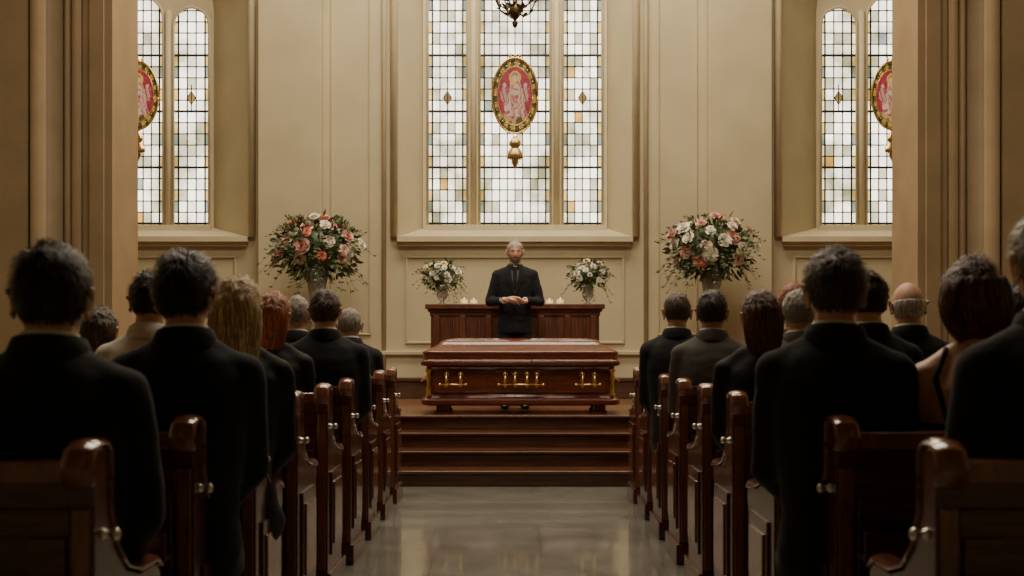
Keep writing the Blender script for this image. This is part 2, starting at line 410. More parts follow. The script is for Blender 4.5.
# medallion: mosaic of leaded glass with an enthroned figure
def medallion():
    g = MB(); A, B = .275, .455
    ns, nr = 120, 44
    def E(x, z, cx, cz, rx, rz): return ((x - cx) / rx) ** 2 + ((z - cz) / rz) ** 2 < 1
    def color(x, z, r, th):
        k = int(th / (2 * math.pi) * 32)
        n = noise.noise(Vector((x * 34, z * 34, 3.3))); n2 = noise.noise(Vector((x * 13, z * 13, 9.1)))
        if r > .95: return (.16, .07, .015)
        if r > .80: return (.50, .28, .05) if k % 2 else (.05, .055, .015)
        if r > .75: return (.55, .32, .07)
        if E(x, z, 0, .205, .030, .042): return (.72, .42, .26)
        if E(x, z, 0, .252, .036, .026): return (.40, .18, .03)
        if E(x, z, 0, .215, .072, .085): return (.72, .40, .08) if n > -.25 else (.4, .12, .02)
        # two attendant figures
        for sx in (-1, 1):
            if E(x, z, sx * .125, .13, .022, .028): return (.66, .38, .24)
            if E(x, z, sx * .130, .02, .042 + .012 * n, .095): return ((.62, .24, .17), (.52, .40, .24), (.40, .06, .06))[int((math.sin(x * 120 + z * 30) + 1) * 1.49)]
        # robed central figure, widening downward
        wv = .062 + .26 * max(0, .14 - z)
        if abs(x - .01 * math.sin(z * 20)) < min(.13, wv) and -.25 < z < .165:
            f = math.sin(x * 80 * (1 + z) + n2 * 5)
            if E(x, z, .0, .04, .055, .03): return (.66, .42, .26)
            if f > .5: return (.72, .44, .28)
            if f > -.1: return (.58, .17, .13)
            if f > -.7: return (.40, .05, .07)
            return (.52, .36, .18)
        if z < -.22:
            return (.50, .30, .10) if n2 > .0 else ((.10, .05, .015) if n > 0 else (.34, .04, .04))
        v = .8 + .6 * n; return (.44 * v, .012 * v, .040 * v)
    f = lambda r, t: (A * r * math.cos(t), -.012 * (1 - r * r), B * r * math.sin(t))
    for j in range(nr):
        for i in range(ns):
            r0, r1 = j / nr, (j + 1) / nr; t0, t1 = 2 * math.pi * i / ns, 2 * math.pi * (i + 1) / ns
            rm, tm = (r0 + r1) / 2, (t0 + t1) / 2
            g.add([f(r0, t0), f(r1, t0), f(r1, t1), f(r0, t1)], [(0, 1, 2, 3)], 0, True, color(A * rm * math.cos(tm), B * rm * math.sin(tm), rm, tm))
    def ring(k, rad, m):
        g.tube([(A * k * math.cos(2 * math.pi * i / 48), -.012, B * k * math.sin(2 * math.pi * i / 48)) for i in range(49)], rad, m, n=6)
    ring(1.0, .013, 1); ring(.78, .005, 1); ring(.93, .005, 2)
    for i in range(28):
        t = 2 * math.pi * i / 28; g.ell((A * .86 * math.cos(t), -.012, B * .86 * math.sin(t)), .011, 1, 8, 6)
    for t in (-.06, 0, .06): g.lathe([(.0, 0), (.016, .01), (.02, .03), (.008, .055), (0, .07)], (t, -.01, .455), 8, 1)
    g.lathe([(0, -.46), (.03, -.465), (.022, -.50), (.04, -.52), (.075, -.56), (.07, -.60), (.045, -.62), (.06, -.64), (.095, -.70), (.105, -.745), (.085, -.76), (.04, -.775), (.045, -.80), (.03, -.83), (.012, -.86), (0, -.90)], (0, -.01, 0), 16, 1, ey=.35)
    for t in range(-3, 4): g.ell((t * .028, -.045, -.745 - .006 * (3 - abs(t))), (.010, .008, .016), 2, 8, 6)
    return g.mesh('stained_glass_medallion', [M_stain, M_gold, M_lead], color=True)
me = medallion()
for x in (0, -4.53, 4.53):
    s = 1 if x == 0 else .9
    link(me, 'stained_glass_medallion', (x, YG - .075, 4.13), scale=(s, 1, s))

# ------------------------------------------------------------------ piers
WP = W - .01
for s in (-1, 1):
    mb = MB()
    def bx(a, b, y0, y1, z0, z1):
        a, b = sorted((s * a, s * b)); mb.box(a, b, y0, y1, z0, z1)
    ZP = ZC - .01
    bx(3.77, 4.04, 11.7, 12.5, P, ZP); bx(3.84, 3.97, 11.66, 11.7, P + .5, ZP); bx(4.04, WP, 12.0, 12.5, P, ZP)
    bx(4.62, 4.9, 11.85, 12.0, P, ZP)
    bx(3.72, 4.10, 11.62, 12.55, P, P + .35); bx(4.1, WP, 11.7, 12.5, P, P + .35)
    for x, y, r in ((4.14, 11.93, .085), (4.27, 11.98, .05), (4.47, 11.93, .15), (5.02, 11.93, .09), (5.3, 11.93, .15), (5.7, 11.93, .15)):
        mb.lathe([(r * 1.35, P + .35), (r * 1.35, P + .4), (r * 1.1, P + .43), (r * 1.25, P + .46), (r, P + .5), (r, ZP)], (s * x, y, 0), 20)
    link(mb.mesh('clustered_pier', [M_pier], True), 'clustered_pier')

# ------------------------------------------------------------------ chancel steps and platform
mb = MB(); r, t = .13, .35; ys = 10.25; YE = YB - .005
for k in range(4):
    y0 = ys + k * t; y1 = YE if k == 3 else ys + (k + 1) * t + .02
    mb.box(-WP, WP, y0 + .025, y1, 0 if k == 0 else k * r - .02, (k + 1) * r - .028, 0)
    mb.box(-WP, WP, y0, y1 if k < 3 else y0 + .12, (k + 1) * r - .03, (k + 1) * r, 0)
mb.box(-WP, WP, ys + 3 * t + .12, YE, P - .03, P, 1)
bev(link(mb.mesh('chancel_steps', [M_step, M_plat]), 'chancel_steps'), .012, 3)

# ------------------------------------------------------------------ pews
def pew_mesh():
    mb = MB(); L = 3.9
    prof = [(-.02, 0), (.46, 0), (.46, .10), (.44, .13), (.44, .56), (.47, .60), (.47, .64), (.44, .665), (.30, .665), (.20, .69), (.12, .75), (.075, .84), (.065, .90), (.075, .935), (.075, .965), (.05, .985), (.0, .985), (-.03, .97), (-.04, .945), (-.03, .91), (-.02, .86), (-.02, .6)]
    def end(x0, x1):
        n = len(prof); mb.add([(x0, y, z) for y, z in prof] + [(x1, y, z) for y, z in prof],
            [tuple(range(n))[::-1], tuple(range(n, 2 * n))] + [(i, (i + 1) % n, (i + 1) % n + n, i + n) for i in range(n)], 0)
    end(0, .055); end(L - .055, L)
    top = [(.47, .655), (.44, .68), (.30, .68), (.205, .705), (.132, .76), (.088, .845), (.080, .90), (.090, .935), (.087, .975), (.055, .998), (0, .998), (-.035, .983), (-.054, .945), (-.04, .91)]
    # rounded cap moulding (half-round section swept along the top)
    for xc in (.0275, L - .0275):
        rings = []
        for i, (y, z) in enumerate(top):
            a = Vector((top[min(i + 1, len(top) - 1)][0] - top[max(i - 1, 0)][0], top[min(i + 1, len(top) - 1)][1] - top[max(i - 1, 0)][1])).normalized()
            ny, nz = a.y, -a.x   # outward normal of the profile
            if i < 10 and nz < 0 and i not in (7, 8): ny, nz = -ny, -nz
            if nz < 0 and top[i][1] > .97: ny, nz = -ny, -nz
            if i >= 11 and ny > 0: ny, nz = -ny, -nz
            ring = []
            for k in range(9):
                t = math.pi * k / 8
                ring.append((xc - .037 * math.cos(t), y + ny * (.016 * math.sin(t) - .008), z + nz * (.016 * math.sin(t) - .008)))
            rings.append(ring)
        mb.loft(rings, 1, True)
    mb.box(.008, .047, -.026, -.018, .12, .86, 1)
    for x0, x1 in ((-.018, .073), (L - .073, L + .018)): mb.box(x0, x1, -.035, .475, 0, .11, 0)
    mb.box(-.010, .0, .06, .39, .18, .58, 0); mb.box(-.018, -.008, .10, .35, .23, .53, 1)
    z = .80; P_ = [(0, .03, z), (-.010, .03, z), (-.018, .03, z), (-.024, .03, z), (-.034, .03, z), (-.040, .03, z)]
    mb.tube(P_, [.015, .009, .007, .013, .014, .003], 2, n=14)
    mb.box(.05, L - .05, -.01, .025, .18, .92, 0)
    mb.box(.05, L - .05, -.035, .055, .915, .96, 1)
    mb.box(.05, L - .05, -.025, -.01, .80, .86, 0); mb.box(.05, L - .05, -.025, -.01, .2, .28, 0)
    k = 6
    for i in range(k + 1):
        x = .06 + (L - .2) * i / k; mb.box(x, x + .08, -.025, -.01, .28, .80, 0)
    mb.box(.05, L - .05, -.12, -.02, .62, .635, 0); mb.box(.05, L - .05, -.13, -.115, .62, .70, 0)
    mb.box(.05, L - .05, .02, .44, .41, .45, 0)
    mb.box(.05, L - .05, .38, .40, .1, .41, 0)
    return mb.mesh('church_pew', [M_pew, M_pewcap, M_nickel], True)
pm = pew_mesh()
ROW = [2.65 + .82 * k for k in range(9)]
bm = bmesh.new(); bm.from_mesh(pm); bmesh.ops.scale(bm, vec=(-1, 1, 1), verts=bm.verts); bmesh.ops.reverse_faces(bm, faces=bm.faces)
pml = bpy.data.meshes.new('church_pew_mirrored')
for m in pm.materials: pml.materials.append(m)
bm.to_mesh(pml); bm.free()
for d in ROW:
    bev(link(pm, 'church_pew', (.885, d, 0)), .006)
    bev(link(pml, 'church_pew', (-.885, d, 0)), .006)

# ------------------------------------------------------------------ casket
def casket():
    e = empty('casket', (.05, 11.78, P))
    mb = MB()
    def ring(hl, hd, z, c=.05, n=4):
        pts = []
        for sx, sy, a0 in ((1, -1, -90), (1, 1, 0), (-1, 1, 90), (-1, -1, 180)):
            for i in range(n + 1):
                a = math.radians(a0 + 90 * i / n); pts.append((sx * (hl - c) + c * math.cos(a), sy * (hd - c) + c * math.sin(a), z))
        return pts
    prof = [(.085, .895, .30), (.095, .915, .315), (.13, .915, .315), (.145, .895, .30), (.155, .87, .28), (.18, .855, .268), (.405, .85, .265), (.42, .86, .275), (.435, .875, .285)]
    mb.loft([ring(a, b, z) for z, a, b in prof], 0, False)
    prof = [(.440, .885, .295), (.450, .915, .318), (.475, .920, .322), (.488, .915, .317), (.50, .90, .305), (.545, .895, .30), (.56, .905, .308), (.575, .90, .303), (.585, .875, .285), (.61, .82, .245), (.64, .765, .20), (.66, .745, .18), (.67, .74, .175), (.685, .71, .14), (.696, .66, .09), (.70, .60, .04)]
    mb.loft([ring(a, b, z, min(.05, b * .8)) for z, a, b in prof], 0, False)
    mb.box(.10, .106, -.3235, .3235, .442, .578, 1)
    for x0, x1 in ((-.80, -.30), (-.26, .26), (.30, .80)):
        for s in (-1, 1):
            y0, y1 = sorted((s * .262, s * .280)); w = .012
            mb.box(x0, x1, y0, y1, .195, .195 + w); mb.box(x0, x1, y0, y1, .39 - w, .39)
            mb.box(x0, x0 + w, y0, y1, .195, .39); mb.box(x1 - w, x1, y0, y1, .195, .39)
    for x in (-.79, .66):
        for y in (-.27, .18):
            mb.box(x, x + .14, y, y + .09, .0, .03, 0); mb.box(x + .015, x + .125, y + .01, y + .08, .03, .09, 0)
    bev(link(mb.mesh('casket_body', [M_casket, M_iron]), 'casket_body', parent=e), .004)
    g = MB()
    for s in (-1, 1):
        y = s * .270
        for x in (-.68, -.55, -.14, -.05, .06, .15, .57, .68):
            g.ell((x, y, .365), (.024, .012, .030)); g.ell((x, y, .300), (.018, .010, .034)); g.ell((x, y + s * .014, .37), .015)
            g.tube([(x, y + s * .01, .36), (x, y + s * .045, .35), (x, y + s * .06, .31), (x, y + s * .058, .275)], [.012, .012, .011, .013], n=8)
            g.ell((x, y + s * .058, .265), (.019, .015, .019))
        for a, b in ((-.74, -.50), (-.20, .21), (.51, .73)):
            g.tube([(a, y + s * .058, .272), (b, y + s * .058, .272)], .009, n=10)
            g.ell((a, y + s * .058, .272), .014); g.ell((b, y + s * .058, .272), .014)
        for x in (-.845, .845):
            g.lathe([(.024, .165), (.030, .18), (.018, .20), (.024, .23), (.016, .28), (.024, .34), (.018, .37), (.030, .395), (.034, .41), (.02, .425)], (x, s * .262, 0), 12)
    for x in (-.87, .87):
        g.tube([(x, -.12, .33), (x * 1.06, -.12, .30), (x * 1.06, .12, .30), (x, .12, .33)], .010, n=8)
        g.ell((x, -.12, .33), .022); g.ell((x, .12, .33), .022)
    link(g.mesh('brass_handles', [M_gold]), 'brass_handles', parent=e)
casket()

# ------------------------------------------------------------------ altar, candles
mb = MB(); hx = .87; y0, y1 = 12.88, 13.38; zt = P + 1.05
mb.box(-hx, hx, y0 + .03, y1 - .03, P + .08, zt - .09); mb.box(-hx - .03, hx + .03, y0 - .01, y1, P, P + .1)
mb.box(-hx - .01, hx + .01, y0 + .015, y1 - .015, zt - .12, zt - .08)
mb.box(-hx - .03, hx + .03, y0, y1, zt - .08, zt - .05); mb.box(-hx - .055, hx + .055, y0 - .03, y1 + .02, zt - .05, zt)
for i in range(7):
    x = -hx + .03 + i * (2 * hx - .12) / 6
    mb.box(x, x + .06, y0, y0 + .04, P + .1, zt - .12)
for i in range(6):
    x = -hx + .03 + i * (2 * hx - .12) / 6 + .06; w = (2 * hx - .12) / 6 - .06
    for k in range(5): mb.tube([(x + w * (k + .5) / 5, y0 + .03, P + .16), (x + w * (k + .5) / 5, y0 + .03, zt - .16)], .012, n=6)
bev(link(mb.mesh('altar_table', [M_altar], True), 'altar_table'), .005)
for x, h in ((-.53, .040), (-.43, .035), (.36, .035), (.47, .040)):
    mb = MB()
    mb.lathe([(.0, 0), (.036, 0), (.044, .008), (.038, .012), (.036, .012 + h), (.030, .010 + h), (.0, .008 + h)], n=16)
    mb.tube([(0, 0, .008 + h), (0, 0, .016 + h)], .0015, 1, n=5); mb.lathe([(0, 0), (.004, .005), (.003, .010), (0, .018)], (0, 0, .014 + h), 8, 2)
    link(mb.mesh('candle', [M_white, M_iron, M_flame]), 'candle', (x, 13.02, zt))

# ------------------------------------------------------------------ flowers
def basis(n):
    n = Vector(n).normalized(); a = Vector((0, 0, 1)) if abs(n.z) < .9 else Vector((1, 0, 0))
    u = n.cross(a).normalized(); v = n.cross(u)
    return Matrix((u, v, n)).transposed().to_4x4()
def rose(mb, c, n, r, m):
    mb.xf = Matrix.Translation(c) @ basis(n) @ Matrix.Rotation(U(0, 6), 4, 'Z')
    for cnt, tilt, ln, r0, z0 in ((6, 68, .95, .12, -.1), (5, 45, .75, .10, .0), (4, 22, .6, .08, .08), (3, 6, .5, .03, .12)):
        for k in range(cnt):
            a = 2 * math.pi * (k + .5 * R()) / cnt; ti = math.radians(tilt + U(-8, 8)); pts = []
            for j in range(4):
                v = j / 3
                for i in range(4):
                    u = i / 1.5 - 1
                    w = r * .55 * (.35 + .9 * v - .45 * v ** 3) * (1 if cnt > 3 else .6)
                    cup = .25 * (1 - u * u) * r * v
                    rad = r * r0 + r * ln * v * math.sin(ti) + cup * math.cos(ti) * .6
                    z = r * z0 + r * ln * v * math.cos(ti) - cup * math.sin(ti) * .5 - (r * .12 * v ** 4)
                    x, y = rad, u * w
                    pts.append((x * math.cos(a) - y * math.sin(a), x * math.sin(a) + y * math.cos(a), z))
            mb.add(pts, [(j * 4 + i, j * 4 + i + 1, j * 4 + i + 5, j * 4 + i + 4) for j in range(3) for i in range(3)], m, True)
    mb.xf = None
def leaf(mb, p, d, ln, w, m):
    d = Vector(d).normalized(); s = d.cross(Vector((U(-1, 1), U(-1, 1), U(-.2, 1)))).normalized(); up = s.cross(d)
    p = Vector(p); vs = []
    for t, ww, b in ((0, .1, 0), (.3, .9, .06), (.65, .8, .03), (1, .02, -.12)):
        q = p + d * ln * t + up * b * ln
        vs += [q - s * w * ww * .5 + up * .1 * w, q, q + s * w * ww * .5 + up * .1 * w]
    mb.add(vs, [(k * 3 + i, k * 3 + i + 1, k * 3 + i + 4, k * 3 + i + 3) for k in range(3) for i in range(2)], m, True)
def bouquet(mb, c, rx, ry, rz, nf, fr, fm, nl, ll, seed, nsprig=30, droop=0.):
    random.seed(seed); c = Vector(c)
    mb.ell(c, (rx * .62, ry * .62, rz * .6), 0, 16, 10)
    for i in range(nf):
        z = 1 - 1.55 * (i + .5) / nf; a = i * 2.39996 + U(-.25, .25); q = math.sqrt(max(0, 1 - z * z))
        d = Vector((q * math.cos(a), q * math.sin(a), z)); k = U(.66, .98)
        p = c + Vector((d.x * rx, d.y * ry, d.z * rz)) * k
        rose(mb, p, d + Vector((0, -.25, .2)), fr * U(.65, 1.2), fm[(i * 3 + int(R() * 2)) % len(fm)])
    for i in range(nl):
        d = Vector((random.gauss(0, 1), random.gauss(0, 1), random.gauss(-.15, .9))).normalized(); k = U(.5, .92)
        p = c + Vector((d.x * rx, d.y * ry, d.z * rz)) * k
        leaf(mb, p, d + Vector((U(-.6, .6), U(-.6, .6), U(-.6, .5))), ll * U(.6, 1.2), ll * .42, random.choice((0, 0, 1)))
    for i in range(nsprig):
        a = U(0, 6.28); el = U(-.8, 1.1); d = Vector((math.cos(a) * math.cos(el), math.sin(a) * math.cos(el), math.sin(el)))
        p = c + Vector((d.x * rx, d.y * ry, d.z * rz)) * .7; L = ll * 2.5 * U(.7, 1.2)
        q = [p + d * L * t + Vector((0, 0, -.5 * L * t * t)) for t in (0, .25, .5, .75, 1)]
        mb.tube(q, .0018, 0, n=4)
        for t in range(1, 5):
            for s in (-1, 1): leaf(mb, q[t], d * .6 + Vector((s * d.y, -s * d.x, U(-.3, .3))), ll * .55, ll * .2, random.choice((0, 1)))
for k, x in enumerate((-2.2, 2.18)):
    e = empty('flower_arrangement', (x, 13.88, P)); mb = MB()
    bouquet(mb, (0, 0, 1.70), .53, .39, .39, 44, .076, (2, 4, 3, 4, 2, 5, 4, 2, 5, 4, 3), 620, .095, 11 + k, 90)
    link(mb.mesh('blooms', [M_leaf, M_leaf2, M_pink, M_coral, M_cream, M_peach]), 'blooms', parent=e)
    mb = MB(); prof = [(.13, 0), (.14, .02), (.12, .04), (.05, .09), (.035, .16), (.05, .2), (.036, .24), (.045, .5), (.06, .85), (.085, 1.2), (.125, 1.45), (.118, 1.45), (.07, 1.2)]
    rings = [[((r * (1 + .07 * math.cos(12 * 2 * math.pi * i / 48))) * math.cos(2 * math.pi * i / 48), (r * (1 + .07 * math.cos(12 * 2 * math.pi * i / 48))) * math.sin(2 * math.pi * i / 48), z) for i in range(48)] for r, z in prof]
    mb.loft(rings); link(mb.mesh('fluted_vase', [M_glass]), 'fluted_vase', parent=e)
for k, x in enumerate((-.79, .79)):
    e = empty('altar_flowers', (x * .97, 13.15, zt)); mb = MB()
    bouquet(mb, (0, 0, .31), .22, .17, .17, 36, .036, (2, 2, 3, 2, 2), 220, .06, 31 + k, 30)
    link(mb.mesh('blooms', [M_leaf, M_leaf2, M_cream, M_yel]), 'blooms', parent=e)
    mb = MB(); mb.lathe([(.035, 0), (.045, .006), (.02, .025), (.018, .04), (.05, .07), (.062, .11), (.048, .16), (.055, .19), (.05, .19), (.03, .1)], n=24)
    link(mb.mesh('vase', [M_glass]), 'vase', parent=e)

# ------------------------------------------------------------------ chandelier
mb = MB(); zc = 4.56
mb.lathe([(0, 0), (.02, .02), (.035, .06), (.015, .09), (.05, .13), (.075, .18), (.05, .24), (.025, .28), (.03, .5), (.05, .56), (.02, .62), (.012, .8)], (0, 0, zc), 14)
for i in range(8):
    a = 2 * math.pi * (i + .5) / 8; ca, sa = math.cos(a), math.sin(a); z0 = .18 + .08 * (i % 2)
    pts = [(.04, z0), (.10, z0 - .04), (.17, z0 + .0), (.23, z0 + .12), (.30, z0 + .2), (.40, z0 + .26)]
    mb.tube([(r * ca, r * sa, zc + z) for r, z in pts], [.012, .011, .010, .009, .009, .012], n=6)
    for r, z in pts[1:5]:
        for s in (-1, 1):
            leaf(mb, (r * ca, r * sa, zc + z), (ca * .3 - s * sa, sa * .3 + s * ca, .6), .08, .04, 0)
    mb.lathe([(.03, 0), (.035, .01), (.012, .02), (.012, .1), (0, .1)], (.40 * ca, .40 * sa, zc + z0 + .26), 8, 1)
for i in range(44):
    z = zc + .78 + i * .073
    if z > ZC - .03: break
    ax = i % 2
    mb.tube([((.016 * math.cos(t) if ax else 0), (0 if ax else .016 * math.cos(t)), z + .045 * math.sin(t)) for t in [k * math.pi / 4 for k in range(9)]], .005, n=5)
link(mb.mesh('chandelier', [M_iron, M_white]), 'chandelier', (0, 13.5, 0))

# ------------------------------------------------------------------ people
def G(v, s): return math.exp(-(v / s) ** 2)
def headpoint(th, ph):
    x = math.sin(th) * math.cos(ph); y = math.sin(th) * math.sin(ph); z = math.cos(th)
    X, Y, Z = x * .075, y * .095, z * .118
    if z < 0:
        t = -z
        X *= 1 - .28 * t ** 1.4
        if y < 0: Y *= 1 - .45 * t ** 1.3
        else: Y *= 1 - .04 * t
    else:
        if y < 0: Y *= 1 + .05 * math.sin(math.pi * z)
        X *= 1 + .05 * math.sin(math.pi * z)
    if Y > 0:
        k = min(1, Y / .04)
        Y += k * (.021 * G(X, .012) * G(Z + .024, .016) + .011 * G(X, .010) * G(Z - .002, .022) - .010 * G(abs(X) - .031, .015) * G(Z - .006, .012)
                  + .004 * G(Z - .028, .009) * G(X, .045) + .005 * G(X, .022) * G(Z + .062, .012) + .009 * G(X, .022) * G(Z + .100, .016) + .003 * G(abs(X) - .045, .015) * G(Z + .025, .02))
    return Vector((X, Y, Z))
def hair_mask(p, style):
    y, z = p.y, p.z
    def itp(xs, fs):
        if y <= xs[0]: return fs[0]
        for i in range(len(xs) - 1):
            if y <= xs[i + 1]: return fs[i] + (fs[i + 1] - fs[i]) * (y - xs[i]) / (xs[i + 1] - xs[i])
        return fs[-1]
    zl = itp([-.09, -.04, -.022, -.008, .012, .025, .05, .08], [-.052, -.054, -.040, .018, .020, .016, .035, .070] if style != 'thin' else [-.050, -.050, -.036, .020, .022, .02, .05, .085])
    m = (z - zl) / .010
    if style == 'bald':
        m = min(m, (itp([-.1, 0, .06], [.045, .03, .01]) - z) / .012)
    return max(0, min(1, m))
def make_head(res, hairs, style, hair_m, skin_m, seed, thick=.012, strands=900, beard=None, face=True):
    random.seed(seed); nph, nth = res
    mb = MB(); rings = []
    for j in range(nth + 1):
        th = math.pi * j / nth; th = max(.01, min(math.pi - .01, th))
        rings.append([tuple(headpoint(th, 2 * math.pi * i / nph)) for i in range(nph)])
    mb.loft(rings[::-1], 0, True)
    for s in (-1, 1):
        ear = []
        for t in range(13):
            a = t / 12 * math.pi * 1.55 + .6
            ear.append((s * (.088 + .006 * math.sin(a)), -.010 - .014 * math.cos(a) - .004, -.004 + .031 * math.sin(a)))
        mb.tube(ear, [.004] + [.0060] * 11 + [.006], 0, n=6); mb.ell((s * .080, -.010, -.006), (.010, .014, .026), 0, 10, 8)
        mb.ell((s * .084, -.004, -.034), (.005, .007, .010), 0, 8, 6)
        mb.ell((s * .031, .072, .005), (.0125, .0115, .0095), 1, 12, 8); mb.ell((s * .031, .0815, .004), (.0055, .003, .0055), 2, 10, 6)
        mb.ell((s * .031, .076, .0125), (.015, .010, .0045), 0, 10, 6)
        mb.tube([(s * .015, .090, .024), (s * .031, .089, .029), (s * .047, .078, .024)], [.003, .004, .002], 4, n=6)
    mb.tube([(-.024, .082, -.064), (-.010, .092, -.061), (0, .0925, -.0625), (.010, .092, -.061), (.024, .082, -.064)], [.002, .004, .0035, .004, .002], 3, n=6)
    mb.tube([(-.020, .082, -.067), (0, .092, -.070), (.020, .082, -.067)], [.002, .005, .002], 3, n=6)
    mb.ell((-.009, .104, -.034), (.006, .008, .006), 0, 8, 6); mb.ell((.009, .104, -.034), (.006, .008, .006), 0, 8, 6)
    H = MB(); rr = []
    off = Vector((seed * 3.1, seed * 1.7, 0))
    def surf(th, ph):
        p = headpoint(th, ph); m = hair_mask(p, style); n = Vector((p.x / .075 ** 2, p.y / .095 ** 2, p.z / .118 ** 2)).normalized()
        tk = thick * (.30 + .70 * max(0, min(1, (p.z + .03) / .12)))
        if style == 'bald': tk = .004
        d = tk * m - .007 * (1 - m)
        if m > 0: d += m * (.0070 * noise.noise(p * 26 + off) + .0065 * noise.noise(p * 55 + off) + .003 * noise.noise(Vector((p.x * 160, p.y * 160, p.z * 40)) + off)) * (tk / .012)
        return p + n * d, n, m
    if style != 'none':
        n1, n2 = (72, 48)
        for j in range(n2 + 1):
            th = max(.01, min(math.pi * .80, math.pi * .80 * j / n2)); rr.append([tuple(surf(th, 2 * math.pi * i / n1)[0]) for i in range(n1)])
        H.loft(rr[::-1], 0, True)
        crown = Vector((U(-.02, .02), -.045, .118)); c = 0; tries = 0
        while c < strands and tries < strands * 5:
            tries += 1; th = math.acos(U(-.6, 1)); ph = U(0, 6.283)
            p, n, m = surf(max(.02, th), ph)
            if m < .7: continue
            c += 1; t = (p - crown); t = (t - n * t.dot(n)).normalized(); sd = t.cross(n)
            w_ = .7 * noise.noise(p * 30 + off)
            t = (t + sd * (U(-.3, .3) + w_)).normalized(); sd = t.cross(n)
            up = max(0, min(1, (p.z + .03) / .1))
            L = U(.014, .024 + .030 * up) * (1 if thick > .008 else .4); w = .0013
            p = p - n * .002
            lift = (.5 + U(0, 1.3)) * .007 * up * (thick / .012)
            a = p; b = p + t * L * .5 + n * (lift + .0015); e_ = p + t * L + n * (lift * U(-.4, 1.3) - .001)
            H.add([a - sd * w, a + sd * w, b + sd * w * .8, b - sd * w * .8, e_], [(0, 1, 2, 3), (3, 2, 4)], 1 if R() < .40 else 0, True)
    def curtain(levels):
        n = 56; rs = []
        for z, cy, rx, ry in levels:
            ring = []
            for i in range(n):
                a = 2 * math.pi * i / n
                k = 1 + .05 * math.sin(a * 13 + z * 18 + seed) + .07 * noise.noise(Vector((math.cos(a) * 3, math.sin(a) * 3, z * 9 + seed)))
                ring.append((rx * k * math.cos(a), cy + ry * k * math.sin(a), z + .02 * noise.noise(Vector((math.cos(a) * 4, math.sin(a) * 4, seed)))))
            rs.append(ring)
        H.loft(rs, 0, True)
        for q in range(900):
            k = U(0, len(levels) - 1.6)
            def at(kk):
                kk = min(kk, len(levels) - 1.001); i = int(kk); g = kk - i
                return [levels[i][c] * (1 - g) + levels[i + 1][c] * g for c in range(4)]
            a = U(math.pi * .85, math.pi * 2.15); pts = []
            a2 = a + U(-.12, .12)
            for s in range(4):
                z, cy, rx, ry = at(k + s * .45); aa = a + (a2 - a) * s / 3; o = 1.03 + U(0, .04)
                pts.append(Vector((rx * o * math.cos(aa), cy + ry * o * math.sin(aa), z)))
            sd = Vector((math.sin(a), -math.cos(a), 0)) * .0016
            H.add([x for p in pts for x in (p - sd, p + sd)], [(0, 1, 3, 2), (2, 3, 5, 4), (4, 5, 7, 6)], 1 if R() < .4 else 0, True)
    if hairs == 'long': curtain([(.06, -.035, .080, .070), (0, -.038, .094, .072), (-.06, -.042, .098, .070), (-.12, -.05, .094, .062), (-.18, -.06, .090, .050), (-.24, -.068, .080, .042), (-.29, -.07, .055, .03), (-.31, -.07, .02, .012)])
    if hairs == 'mid': curtain([(.06, -.035, .078, .070), (0, -.038, .086, .070), (-.05, -.042, .084, .064), (-.10, -.045, .076, .054), (-.15, -.05, .064, .043), (-.19, -.052, .045, .03), (-.20, -.052, .02, .012)])
    if hairs == 'bob': curtain([(.07, -.030, .085, .080), (.03, -.033, .100, .085), (-.02, -.036, .106, .082), (-.06, -.038, .100, .072), (-.10, -.038, .078, .054), (-.125, -.036, .052, .035), (-.13, -.036, .03, .02)])
    if hairs == 'bun': H.ell((0, -.115, .0), (.045, .035, .042), 0, 20, 14)
    if beard:
        B = MB(); rs = []
        for j in range(31):
            th = math.pi * (.5 + .48 * j / 30); ring = []
            for i in range(56):
                p = headpoint(th, 2 * math.pi * i / 56); n = Vector((p.x / .075 ** 2, p.y / .095 ** 2, p.z / .118 ** 2)).normalized()
                m = 1 if (p.y > -.0 and p.z < -.042 + max(0, abs(p.x) - .04) * 1.2) else 0
                if abs(p.x) < .02 and -.078 < p.z < -.055: m = 0
                ring.append(tuple(p + n * ((.003 + .002 * noise.noise(p * 120)) if m else -.006)))
            rs.append(ring)
        B.loft(rs[::-1], 0, True); return mb, H, B
    return mb, H, None
def neck_collar(e, zs, hc, collar_m, suit_m, skin_m, female, cy=.0):
    nb = MB(); r = .057 if not female else .048
    nb.tube([(0, cy - .008, zs - .09), (0, cy - .006, zs), (0, cy + .004, hc.z - .07), (0, cy + .012, hc.z - .03)], [r * 1.3, r * 1.04, r, r * .95], 0, n=20)
    link(nb.mesh('neck', [skin_m]), 'neck', parent=e)
    if collar_m:
        cb = MB(); n = 28
        def cr(rad, z, up): return [(rad * math.cos(2 * math.pi * i / n), cy - .002 + rad * 1.02 * math.sin(2 * math.pi * i / n), z - up * math.sin(2 * math.pi * i / n)) for i in range(n)]
        cb.loft([cr(.078, zs - .03, .006), cr(.073, zs + .0, .010), cr(.0665, zs + .018, .010), cr(.0625, zs + .020, .010), cr(.060, zs - .02, .006)], 0, True, cap=False)
        cb.loft([cr(.098, zs - .045, .006), cr(.094, zs - .02, .010), cr(.083, zs + .007, .011), cr(.077, zs + .010, .011), cr(.074, zs - .04, .01)], 1, True, cap=False)
        link(cb.mesh('collar', [collar_m, suit_m]), 'collar', parent=e)

